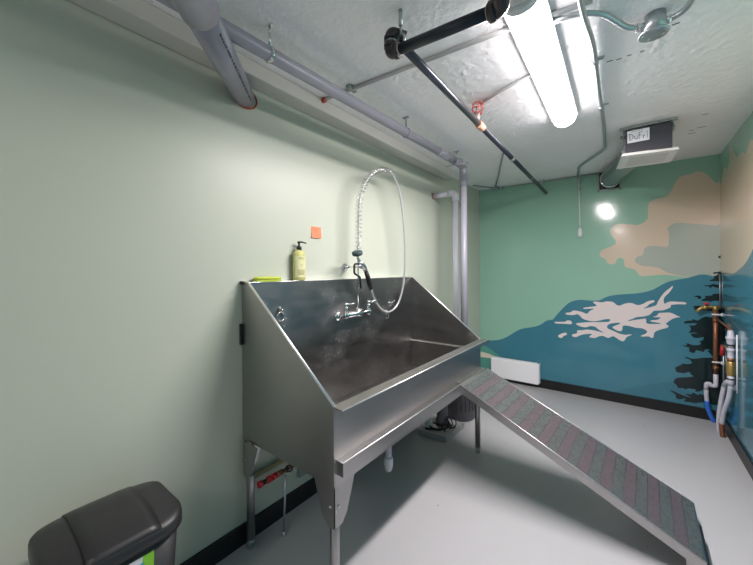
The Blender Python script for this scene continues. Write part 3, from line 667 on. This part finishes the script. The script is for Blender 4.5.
e = MB(); e.tube(bend([(-.39, YI, 2.338), (-.345, YI, 2.335), (-.335, YI-.05, 2.345), (-.33, YI-.10, 2.36)], .03, 6), .029, 16); e.tube([(-.385, YI, 2.338), (-.362, YI, 2.336)], .034, 16)
e.build('end_elbow', M['iron'], ip)
MB().tube([(-.394, YI, 2.3386), (-.385, YI, 2.338)], .0235, 16).build('thread_sealant', M['tape'], ip)
MB().tube([(-.332, YI-.08, 2.355), (-.33, YI-.14, 2.37), (-.33, YF, 2.37)], .0215, 16).build('cross_pipe', M['ironpipe'], ip)

# sprinkler head in its red cage
SX, SY = -.776, 2.075
sk = thing('sprinkler_head', 'small ceiling sprinkler in a round red wire cage above the black pipe', 'sprinkler', (SX, SY, 2.41))
s = MB(); s.lathe((SX, SY, 2.40), (0, 0, 1), [(.012, 0), (.012, .03), (.014, .034), (.014, .05), (.009, .054), (.009, .085), (.019, .087), (.019, .09), (.004, .092)], 12); s.build('head', M['tape'], sk)
s = MB()
for z, R in ((2.445, .026), (2.475, .036), (2.508, .030)): s.torus((SX, SY, z), (0, 0, 1), R, .0025, 20, 6)
for i in range(6):
    a = PI*i/3; cs, sn = math.cos(a), math.sin(a)
    s.tube(sm([(SX+.014*cs, SY+.014*sn, 2.44), (SX+.026*cs, SY+.026*sn, 2.445), (SX+.036*cs, SY+.036*sn, 2.475), (SX+.030*cs, SY+.030*sn, 2.508), (SX+.008*cs, SY+.008*sn, 2.515)], 4), .0019, 6)
s.build('cage', M['redwire'], sk)

# conduits
c1 = thing('conduit', 'thin white-painted conduit crossing the ceiling from the beam behind the black pipe', 'conduit', (-.8, 1.51, HC-.02))
MB().tube([(-1.585, 1.447, HC-.012), (-.467, 1.527, HC-.012), (-.12, 1.575, HC-.012)], .0105, 10).build('tube', M['painted'], c1)
e = MB(); e.tube([(-1.534, 1.451, HC-.014), (-1.512, 1.4525, HC-.014)], .016, 10); e.build('end_bushing', M['redseal'], c1)
e = MB(); e.box(-1.32, -1.29, 1.43, 1.50, HC-.02, HC, .002); e.build('strap', M['galv_dark'], c1)
c2 = tag(MB().tube([(-.765, 2.105, HC-.010), (-.62, 2.035, HC-.010), (-.33, 1.93, HC-.010)], .009, 10).build('conduit', M['painted']), 'short thin conduit on the ceiling from the red sprinkler cage to the light', 'conduit')
c3 = thing('conduit', 'bright bent metal conduit along the ceiling ending in a drop cord on the mural wall', 'conduit', (-.17, 3.0, 1.9))
MB().tube(bend([(-.155, .6, 2.45), (-.155, 1.62, 2.504), (-.140, 1.86, 2.512), (-.150, 2.30, 2.515), (-.158, 2.93, 2.515), (-.185, 3.58, 2.515), (-.43, 4.02, 2.515), (-.478, 4.35, 2.512), (-.480, 4.445, 2.50), (-.478, 4.447, 2.36)], .09, 6), .0115, 12).build('tube', M['galv'], c3)
for y, x in ((2.02, -.145), (2.62, -.155)):
    s = MB(); s.tube([(x-.002, y, 2.515), (x, y+.04, 2.515)], .0155, 12); s.box(x-.005, x+.04, y+.012, y+.03, HC-.004, HC); s.build('strap', M['galv'], c3)
MB().tube([(-.478, 4.449, 2.37), (-.474, 4.452, 2.15), (-.470, 4.452, 1.90)], .0075, 10).build('drop_cord', M['white'], c3)
MB().lathe((-.470, 4.447, 1.915), (0, 0, -1), [(.009, -.01), (.015, 0), (.021, .02), (.023, .075), (.017, .092), (.008, .10)], 18).build('cord_end', M['white'], c3)
jb = thing('junction_box', 'round grey metal junction box on the ceiling with a tilted cover plate', 'junction box', (.075, 1.80, 2.41))
MB().lathe((.082, 1.845, HC), (0, 0, -1), [(.038, 0), (.038, .072)], 26).build('box', M['galv'], jb)
cv = MB(); cv.lathe((.078, 1.855, 2.460), (0, .03, -1), [(.053, 0), (.054, .004), (.051, .007), (.02, .008)], 30)
cov = cv.build('cover_plate', M['galv'], jb)
for a in (.4, 2.0, 3.5, 5.2): MB().lathe((.078+.035*math.cos(a), 1.855+.035*math.sin(a), 2.454), (0, 0, -1), [(.005, 0), (.005, .002), (.002, .003)], 8).build('screw', M['chrome'], cov)
c4 = thing('conduit', 'bent metal conduit leaving the left side of the round junction box', 'conduit', (0, 1.7, 2.47))
MB().tube(bend([(.045, 1.84, 2.492), (-.01, 1.81, 2.494), (-.09, 1.67, 2.512), (-.16, 1.615, 2.515), (-.30, 1.59, 2.515)], .06, 6), .0115, 12).build('tube', M['galv'], c4)
MB().tube([(.048, 1.842, 2.492), (.018, 1.826, 2.493)], .017, 12).build('connector', M['chrome'], c4)
c5 = thing('conduit', 'bent metal conduit leaving the right side of the round junction box', 'conduit', (.2, 1.8, 2.47))
MB().tube(bend([(.115, 1.845, 2.492), (.14, 1.845, 2.492), (.175, 1.815, 2.49), (.195, 1.74, 2.49), (.20, 1.0, 2.49)], .05, 6), .0115, 12).build('tube', M['galv'], c5)
MB().tube([(.112, 1.845, 2.492), (.135, 1.845, 2.492)], .016, 12).build('connector', M['chrome'], c5)
c6 = thing('conduit', 'dark thin conduit and cable clips along the top edge of the mural wall', 'conduit', (-1.0, 4.42, 2.5))
MB().tube([(-1.60, 4.10, 2.522), (-1.42, 4.40, 2.518), (-1.1, 4.43, 2.518), (-.55, 4.44, 2.518), (-.30, 4.44, 2.515)], .007, 8).build('tube', M['galv_dark'], c6)
b = MB(); b.box(-1.43, -1.37, 4.36, 4.43, 2.495, HC, .003); b.box(-1.47, -1.44, 4.37, 4.42, 2.50, HC); b.box(-1.355, -1.325, 4.37, 4.42, 2.50, HC); b.build('clip_box', M['galv'], c6)
b = MB(); b.tube([(-.86, 4.40, HC), (-.86, 4.40, 2.44)], .006, 8); b.box(-.875, -.845, 4.39, 4.41, 2.49, HC); b.build('clip', M['galv'], c6)
c7 = tag(MB().tube([(-.935, 3.14, 2.522), (-1.20, 3.85, 2.522), (-1.40, 4.36, 2.518)], .008, 8).build('conduit', M['galv_dark']), 'short dark conduit slanting across the ceiling from the black pipe to the left corner', 'conduit')

# ------------------------------------------------------------------ extract fan and duct
fn = thing('extractor_fan', 'dark box extractor fan hanging from the ceiling with a white grille', 'extractor fan', (.09, 3.3, 2.30))
MB().box(-.035, .232, 3.15, 3.42, 2.318, 2.497).build('housing', M['fanbox'], fn)
g = MB(); g.hexa([(-.062, 3.10, 2.296), (.27, 3.165, 2.296), (.247, 3.515, 2.296), (-.102, 3.475, 2.296)], [(-.052, 3.12, 2.320), (.26, 3.18, 2.320), (.238, 3.50, 2.320), (-.090, 3.46, 2.320)])
gr = g.build('grille', M['grille'], fn)
g = MB()
g.hexa([(-.01, 3.17, 2.2945), (.22, 3.215, 2.2945), (.20, 3.45, 2.2945), (-.04, 3.42, 2.2945)], [(-.01, 3.17, 2.297), (.22, 3.215, 2.297), (.20, 3.45, 2.297), (-.04, 3.42, 2.297)])
g.build('grille_panel', M['grille_in'], gr)
r = MB(); r.box(-.07, .262, 3.17, 3.19, 2.512, HC); r.box(-.07, .262, 3.36, 3.38, 2.512, HC)
for x in (-.05, .238): r.box(x-.004, x+.004, 3.17, 3.38, 2.497, 2.515); r.box(x-.003, x+.003, 3.172, 3.188, 2.44, 2.515)
r.build('mounting_rail', M['galv_dark'], fn)
lbm = MB(); lbm.box(-.024, .106, 3.1485, 3.15, 2.398, 2.488); pl = lbm.build('paper_label', M['paper'], fn)
tx = MB()
def stroke(pts, r=.0016): tx.tube([(-.024+a*.13, 3.1478, 2.398+b*.09) for a, b in pts], r, 6)
stroke(sm([(.12, .72, 0), (.12, .2, 0)], 2) and [(.12, .74), (.12, .2)])
stroke([(.08, .74), (.2, .70), (.28, .5), (.24, .3), (.1, .2)])
stroke([(.34, .5), (.34, .3), (.40, .22), (.46, .32), (.46, .52), (.46, .22)])
stroke([(.54, .74), (.54, .2)]); stroke([(.54, .74), (.68, .74)]); stroke([(.54, .5), (.65, .5)])
stroke([(.73, .46), (.73, .2)]); stroke([(.73, .38), (.80, .46)])
stroke([(.86, .66), (.91, .76), (.91, .2)])
for a in (.2, .34, .5, .62): tx.tube([(-.024+a*.13, 3.1478, 2.398+.9*.09), (-.024+(a+.09)*.13, 3.1478, 2.398+.9*.09)], .0012, 6)
tx.build('handwriting', M['ink'], pl)
du = thing('flexible_duct', 'silver flexible duct curving from the extractor fan into a hole in the mural wall', 'duct', (-.1, 4.0, 2.42))
dp = sm([(.02, 3.425, 2.425), (.01, 3.55, 2.427), (-.03, 3.80, 2.43), (-.10, 4.05, 2.43), (-.17, 4.28, 2.42), (-.19, 4.46, 2.415)], 14)
MB().tube(dp, [.082+.004*math.cos(i*PI) for i in range(len(dp))], 24).build('duct', M['galv'], du)
b = MB(); b.torus((-.178, 4.33, 2.417), (-.2, 1, -.05), .090, .006, 28, 8); b.build('clamp_ring', M['chrome'], du)
w = MB()
for x0, x1, z0, z1 in ((-.30, -.285, 2.315, 2.52), (-.30, -.09, 2.315, 2.33), (-.105, -.09, 2.315, 2.52)):
    w.box(x0, x1, YB-.02, YB, z0, z1)
w.build('hole_frame', M['galv_dark'], du)
MB().box(-.285, -.105, YB-.004, YB-.001, 2.33, 2.52).build('hole_shade', M['black'], du)  # black sheet on the solid wall; stands in for shade inside the hole

# ------------------------------------------------------------------ wall heater
ht = thing('wall_heater', 'white rectangular electric heater low on the mural wall behind the ramp', 'heater', (-1.19, 4.42, .05))
MB().box(-1.475, -.905, 4.375, YB-.014, .05, .292, .006).build('casing', M['white_enamel'], ht)
h = MB(); h.box(-1.46, -.92, 4.40, 4.44, .292, .302, .003); h.build('top_vent', M['white'], ht)
MB().box(-.9045, -.893, 4.385, YB-.014, .06, .30, .002).build('end_panel', M['white'], ht)

# ------------------------------------------------------------------ pipes in the right corner
cu = thing('copper_pipe', 'upright copper water pipe with a brass tap in the far right corner of the mural', 'pipe', (.62, 4.41, 0))
MB().tube([(.62, 4.41, 1.08), (.62, 4.41, .46)], .0185, 16).build('copper_tube', M['copper'], cu)
for z in (1.0, .945, .50): MB().tube([(.62, 4.41, z), (.62, 4.41, z+.035)], .022, 14).build('solder_joint', M['copper'], cu)
v = MB(); v.tube(bend([(.655, 4.41, 1.088), (.60, 4.41, 1.088), (.53, 4.40, 1.085), (.49, 4.39, 1.04)], .03), [.014]*14 if False else .0155, 12)
v.tube([(.62, 4.41, 1.06), (.62, 4.41, 1.098)], .021, 14); v.tube([(.56, 4.405, 1.08), (.535, 4.40, 1.085)], .021, 14)
tap = v.build('tap', M['brass'], cu)
v = MB(); v.lathe((.56, 4.405, 1.098), (0, 0, 1), [(.006, 0), (.006, .012), (.022, .014), (.022, .026), (.008, .03)], 14); v.build('tap_handle', M['red'], tap)
MB().tube(bend([(.62, 4.41, .475), (.62, 4.41, .345), (.585, 4.41, .345), (.585, 4.41, .36), (.557, 4.41, .36), (.555, 4.41, .30)], .012), .0175, 14).build('white_fitting', M['pvc_white'], cu)
MB().tube(sm([(.555, 4.41, .33), (.556, 4.41, .25), (.560, 4.415, .19)], 6), .017, 14).build('white_hose', M['pvc_white'], cu)
MB().tube(sm([(.560, 4.415, .195), (.568, 4.42, .12), (.59, 4.425, .05), (.608, 4.428, .004)], 6), [.019]*19, 14).build('blue_wrap', M['blue'], cu)
MB().tube([(.62, 4.41, .985), (.633, 4.10, .965), (.633, 3.885, .955)], .009, 10).build('branch_pipe', M['copper'], cu)
for z in (1.02, .575):
    s = MB(); s.tube([(.592, 4.386, z), (XR-.002, 4.386, z)], .0075, 8); s.lathe((XR-.001, 4.386, z), (-1, 0, 0), [(.016, 0), (.016, .008), (.008, .012)], 12); s.build('support_bar', M['white'], cu)
tw = tag(MB().tube([(.655, 4.44, 1.40), (.655, 4.44, 1.08)], .005, 8).build('cable', M['galv']), 'thin grey vertical cable in the far right corner above the brass tap', 'cable')
tw2 = tag(MB().tube([(.655, 4.30, .70), (.655, 4.30, .40)], .006, 8).build('rod', M['galv']), 'thin grey upright rod between the copper pipe and the brass valve', 'rod')
bf = thing('backflow_valve', 'brass and white backflow valve with two white hoses on the right wall', 'valve', (.633, 3.88, 0))
XB_, YB_ = .632, 3.88
b = MB(); b.lathe((XB_, YB_, .60), (0, 0, 1), [(.020, -.02), (.026, -.012), (.028, 0), (.028, .09), (.022, .10)], 18); b.build('brass_body', M['brass'], bf)
b = MB(); b.lathe((XB_, YB_, .72), (0, 0, 1), [(.018, -.02), (.022, 0), (.020, .005), (.020, .06), (.026, .065), (.026, .08), (.018, .085)], 18)
b.lathe((XB_, YB_, .84), (0, 0, 1), [(.014, -.035), (.022, 0), (.025, .01), (.025, .035), (.030, .04), (.030, .055), (.022, .06), (.018, .10), (.012, .11)], 18)
b.build('white_union', M['pvc_white'], bf)
MB().torus((XB_, YB_, .83), (0, 0, 1), .022, .006, 18, 8).build('black_gasket', M['black'], bf)
MB().tube([(XB_, YB_, .70), (XB_, YB_, .725)], .024, 14).build('copper_collar', M['copper'], bf)
v = MB(); v.tube([(XB_, YB_, .79), (.620, 4.02, .79), (.618, 4.09, .785)], .009, 10); v.build('valve_stem', M['brass'], bf)
v = MB(); v.tube([(.617, 4.09, .79), (.616, 4.10, .70)], [.012, .016], 10); v.build('red_handle', M['red'], bf)
b = MB(); b.tube([(XB_, YB_, .58), (XB_, YB_, .50)], .020, 14); b.tube(bend([(XB_, YB_, .52), (.625, 3.98, .505), (.618, 4.02, .46)], .02), .018, 12)
b.build('white_tee', M['pvc_white'], bf)
MB().torus((XB_, YB_, .555), (0, 0, 1), .020, .006, 18, 8).build('black_gasket', M['black'], bf)
MB().tube(sm([(.618, 4.02, .47), (.607, 4.07, .33), (.598, 4.11, .18), (.600, 4.15, .06), (.604, 4.17, .004)], 7), .0165, 14).build('white_hose', M['pvc_white'], bf)
MB().tube(sm([(XB_, YB_, .50), (.626, 3.93, .38), (.610, 4.02, .22), (.606, 4.06, .12)], 7), .0165, 14).build('white_hose', M['pvc_white'], bf)
MB().tube(sm([(.606, 4.06, .125), (.608, 4.07, .06), (.614, 4.08, .004)], 6), .0175, 14).build('red_hose_end', M['copper'], bf)
MB().tube([(.650, 3.78, .93), (.650, 3.78, .47)], .0055, 10).build('white_rod', M['white'], bf)

# ------------------------------------------------------------------ under the tub
uv = thing('water_valves', 'red and brown shut-off valves on a beige pipe under the tub near the left leg', 'valve', (-1.58, 1.1, .28))
MB().tube([(XW+.02, .985, .335), (XW+.02, 1.42, .335)], .013, 12).build('beige_pipe', M['beige'], uv)
MB().tube([(-1.57, 1.02, .315), (-1.57, 1.24, .315)], .0105, 12).build('brown_pipe', M['copper'], uv)
for y, L_, r_, m_ in ((1.02, .022, .017, 'red'), (1.045, .016, .013, 'black'), (1.075, .024, .018, 'red'), (1.105, .026, .017, 'red'), (1.14, .04, .016, 'copper')):
    MB().tube([(-1.57, y-L_/2, .315), (-1.57, y+L_/2, .315)], r_, 12).build('valve_collar', M[m_], uv)
MB().tube([(XW+.02, .99, .335), (XW+.02, 1.012, .335)], .017, 12).build('red_cap', M['red'], uv)
b = MB(); b.torus((-1.555, 1.195, .322), (.6, -.6, 0), .018, .005, 16, 6); b.tube([(-1.57, 1.195, .322), (-1.545, 1.17, .322)], .01, 10); b.build('valve_wheel', M['iron'], uv)
b = MB(); b.tube([(-1.535, 1.155, .31), (-1.52, 1.13, 0.02)], .0055, 10); b.lathe((-1.52, 1.13, 0), (0, 0, 1), [(.012, 0), (.012, .004), (.007, .02)], 12); b.build('stand_rod', M['galv'], uv)
MB().box(XW+.015, XW+.02, 1.33, 1.38, .17, .30).build('hanging_tag', M['galv_dark'], uv)
MB().box(XW, XW+.02, 1.38, 1.44, .32, .35).build('pipe_clip', M['galv_dark'], uv)
ts = thing('drain_trap', 'white plastic drain stub hanging under the middle of the tub', 'drain', (-1.28, 1.785, .10))
MB().tube([(-1.28, 1.785, ZB), (-1.28, 1.785, .20)], .021, 16).build('tailpiece', M['pvc_white'], ts)
MB().lathe((-1.28, 1.785, .125), (0, 0, 1), [(.018, 0), (.024, .012), (.030, .04), (.031, .085), (.026, .09)], 18).build('cap', M['white'], ts)
pu = thing('drain_pump', 'grey pump with coiled black cable on a flat pad under the tub', 'pump', (-1.37, 2.75, 0))
MB().prism([(-1.50, 2.54, 0), (-1.245, 2.565, 0), (-1.225, 2.90, 0), (-1.50, 2.90, 0)], (0, 0, .045)).build('pad', M['slab'], pu)
b = MB(); b.lathe((-1.38, 2.77, .045), (0, 0, 1), [(.060, 0), (.060, .04), (.050, .05), (.050, .22), (.04, .24), (.02, .25)], 22); b.build('motor', M['greybin'], pu)
b = MB(); b.box(-1.47, -1.42, 2.60, 2.66, .045, .16, .006); b.build('control_box', M['white'], pu)
b = MB()
for k_, (cx, cy, cz, R, tx_, ty_) in enumerate(((-1.30, 2.72, .09, .045, .8, .3), (-1.285, 2.75, .095, .05, .7, -.4), (-1.33, 2.64, .075, .045, .3, .8), (-1.29, 2.74, .10, .035, .9, .1), (-1.40, 2.66, .06, .06, .1, .1))):
    b.torus((cx, cy, cz), (tx_, ty_, .6), R, .006, 22, 6)
b.tube(sm([(-1.45, 2.58, .055), (-1.38, 2.60, .06), (-1.33, 2.64, .055), (-1.30, 2.72, .06), (-1.33, 2.80, .06)], 6), .008, 8)
b.build('cable_coil', M['black'], pu)
bk = thing('sump_bucket', 'ribbed dark grey bucket behind the tub under the pipes', 'bucket', (-1.37, 3.2, 0))
MB().lathe((-1.36, 3.12, 0), (0, 0, 1), [(.135, 0), (.145, .02), (.160, .36), (.170, .365), (.170, .395), (.164, .40)], 32).build('bucket', M['greybin'], bk)
b = MB()
for i in range(24):
    a = 2*PI*i/24
    b.tube([(-1.36+.148*math.cos(a), 3.12+.148*math.sin(a), .10), (-1.36+.160*math.cos(a), 3.12+.160*math.sin(a), .355)], .006, 6)
b.build('rib', M['greybin'], bk)

# ------------------------------------------------------------------ swing-top bin
tb = thing('trash_can', 'charcoal plastic swing-top bin by the green wall at lower left', 'bin', (-1.385, .315, 0))
CX, CY, HX, HY = -1.385, .335, .17, .182
def rrect(hx, hy, r, z, n=7):
    o = []
    for sx, sy, a0 in ((1, 1, 0), (-1, 1, PI/2), (-1, -1, PI), (1, -1, 3*PI/2)):
        for i in range(n+1):
            a = a0+PI/2*i/n; o.append((CX+sx*(hx-r)+r*math.cos(a), CY+sy*(hy-r)+r*math.sin(a), z))
    return o
def loft(mb, rings, cap0=True, cap1=True, smooth=True):
    R = [[mb.bm.verts.new(p) for p in ring] for ring in rings]; mb.smooth = smooth
    for a, b in zip(R, R[1:]):
        n = len(a)
        for k in range(n): mb._face([a[k], a[(k+1) % n], b[(k+1) % n], b[k]])
    mb.smooth = False
    if cap0: mb._face(R[0][::-1])
    if cap1: mb._face(R[-1])
b = MB(); loft(b, [rrect(HX-.05, HY-.05, .05, 0), rrect(HX-.045, HY-.045, .055, .01), rrect(HX-.012, HY-.012, .075, .59)])
b.build('bin_body', M['bin_dark'], tb)
# lid: rounded outline, barrel-arched across its width
def lidz(x, y):
    u = (x-CX)/HX; v = (y-CY)/HY
    return .645-.036*abs(u)**2.8-.018*max(0, abs(v)-.45)**1.6*2.0
ld = MB(); NN = 12
ring0 = rrect(HX, HY, .085, 0, 9)
rings = []
rings.append([(x, y, .575) for x, y, z in ring0])
rings.append([(x, y, lidz(x, y)-.018) for x, y, z in ring0])
for s_ in (.985, .95, .88, .75, .6, .4, .2, .02):
    rings.append([(CX+(x-CX)*s_, CY+(y-CY)*s_, lidz(CX+(x-CX)*s_, CY+(y-CY)*s_)-(.006 if s_ == .985 else 0)) for x, y, z in ring0])
loft(ld, rings)
lid = ld.build('lid', M['bin'], tb)
fp = MB(); fp.smooth = True
ys = [CY-.095+.19*i/6 for i in range(7)]; xs = [CX-HX*.93+HX*1.90*i/16 for i in range(17)]
top = [[fp.bm.verts.new((x, y, lidz(x, CY)+.006-(.002 if j in (0, 6) else 0))) for x in xs] for j, y in enumerate(ys)]
bot = [[fp.bm.verts.new((x, y, lidz(x, CY)-.025)) for x in xs] for y in ys]
for j in range(6):
    for i in range(16):
        fp._face([top[j][i], top[j][i+1], top[j+1][i+1], top[j+1][i]]); fp._face([bot[j][i], bot[j+1][i], bot[j+1][i+1], bot[j][i+1]])
fp.smooth = False
for i in range(16): fp._face([top[0][i], bot[0][i], bot[0][i+1], top[0][i+1]]); fp._face([top[6][i], top[6][i+1], bot[6][i+1], bot[6][i]])
for j in range(6): fp._face([top[j][0], top[j+1][0], bot[j+1][0], bot[j][0]]); fp._face([top[j][16], bot[j][16], bot[j+1][16], top[j+1][16]])
fp.build('swing_flap', M['bin'], tb)
st = MB(); xs_ = lambda z: CX+HX-.045+.033*(z/.59)+.0012
st.poly([(xs_(.55), CY-.02, .55), (xs_(.55), CY+.075, .55), (xs_(.25), CY+.075, .25), (xs_(.25), CY-.02, .25)])
stk = st.build('sticker', M['stick_white'], tb)
st = MB(); e_ = .0006
st.poly([(xs_(.55)+e_, CY+.045, .55), (xs_(.55)+e_, CY+.075, .55), (xs_(.25)+e_, CY+.075, .25), (xs_(.25)+e_, CY+.005, .25)])
st.build('sticker_green', M['stick_green'], stk)
st = MB(); st.poly([(xs_(.53)+2*e_, CY+.034, .53), (xs_(.53)+2*e_, CY+.048, .53), (xs_(.25)+2*e_, CY+.012, .25), (xs_(.25)+2*e_, CY-.01, .25)])
st.build('sticker_blue', M['stick_blue'], stk)

# ------------------------------------------------------------------ light, camera, output
w = bpy.data.worlds.new('World'); SC.world = w; w.use_nodes = True
w.node_tree.nodes['Background'].inputs[0].default_value = (.6, .62, .65, 1)
w.node_tree.nodes['Background'].inputs[1].default_value = .3
cd = bpy.data.cameras.new('Camera'); cam = bpy.data.objects.new('Camera', cd); COL.objects.link(cam)
cd.sensor_width = 36; cd.sensor_fit = 'HORIZONTAL'; cd.lens = 332.13*36/753
cd.shift_y = -(282.5-270.27)/753; cd.clip_start = .02
cam.matrix_world = Matrix.Translation((0, 0, 1.45)) @ Matrix.Rotation(math.radians(37.56), 4, 'Z') @ Matrix.Rotation(PI/2, 4, 'X') @ Matrix.Rotation(math.radians(-.287), 4, 'Z')
SC.camera = cam
vs = SC.view_settings; vs.view_transform = 'Standard'; vs.look = 'None'; vs.gamma = 1; vs.use_curve_mapping = False
vs.exposure = 1.75
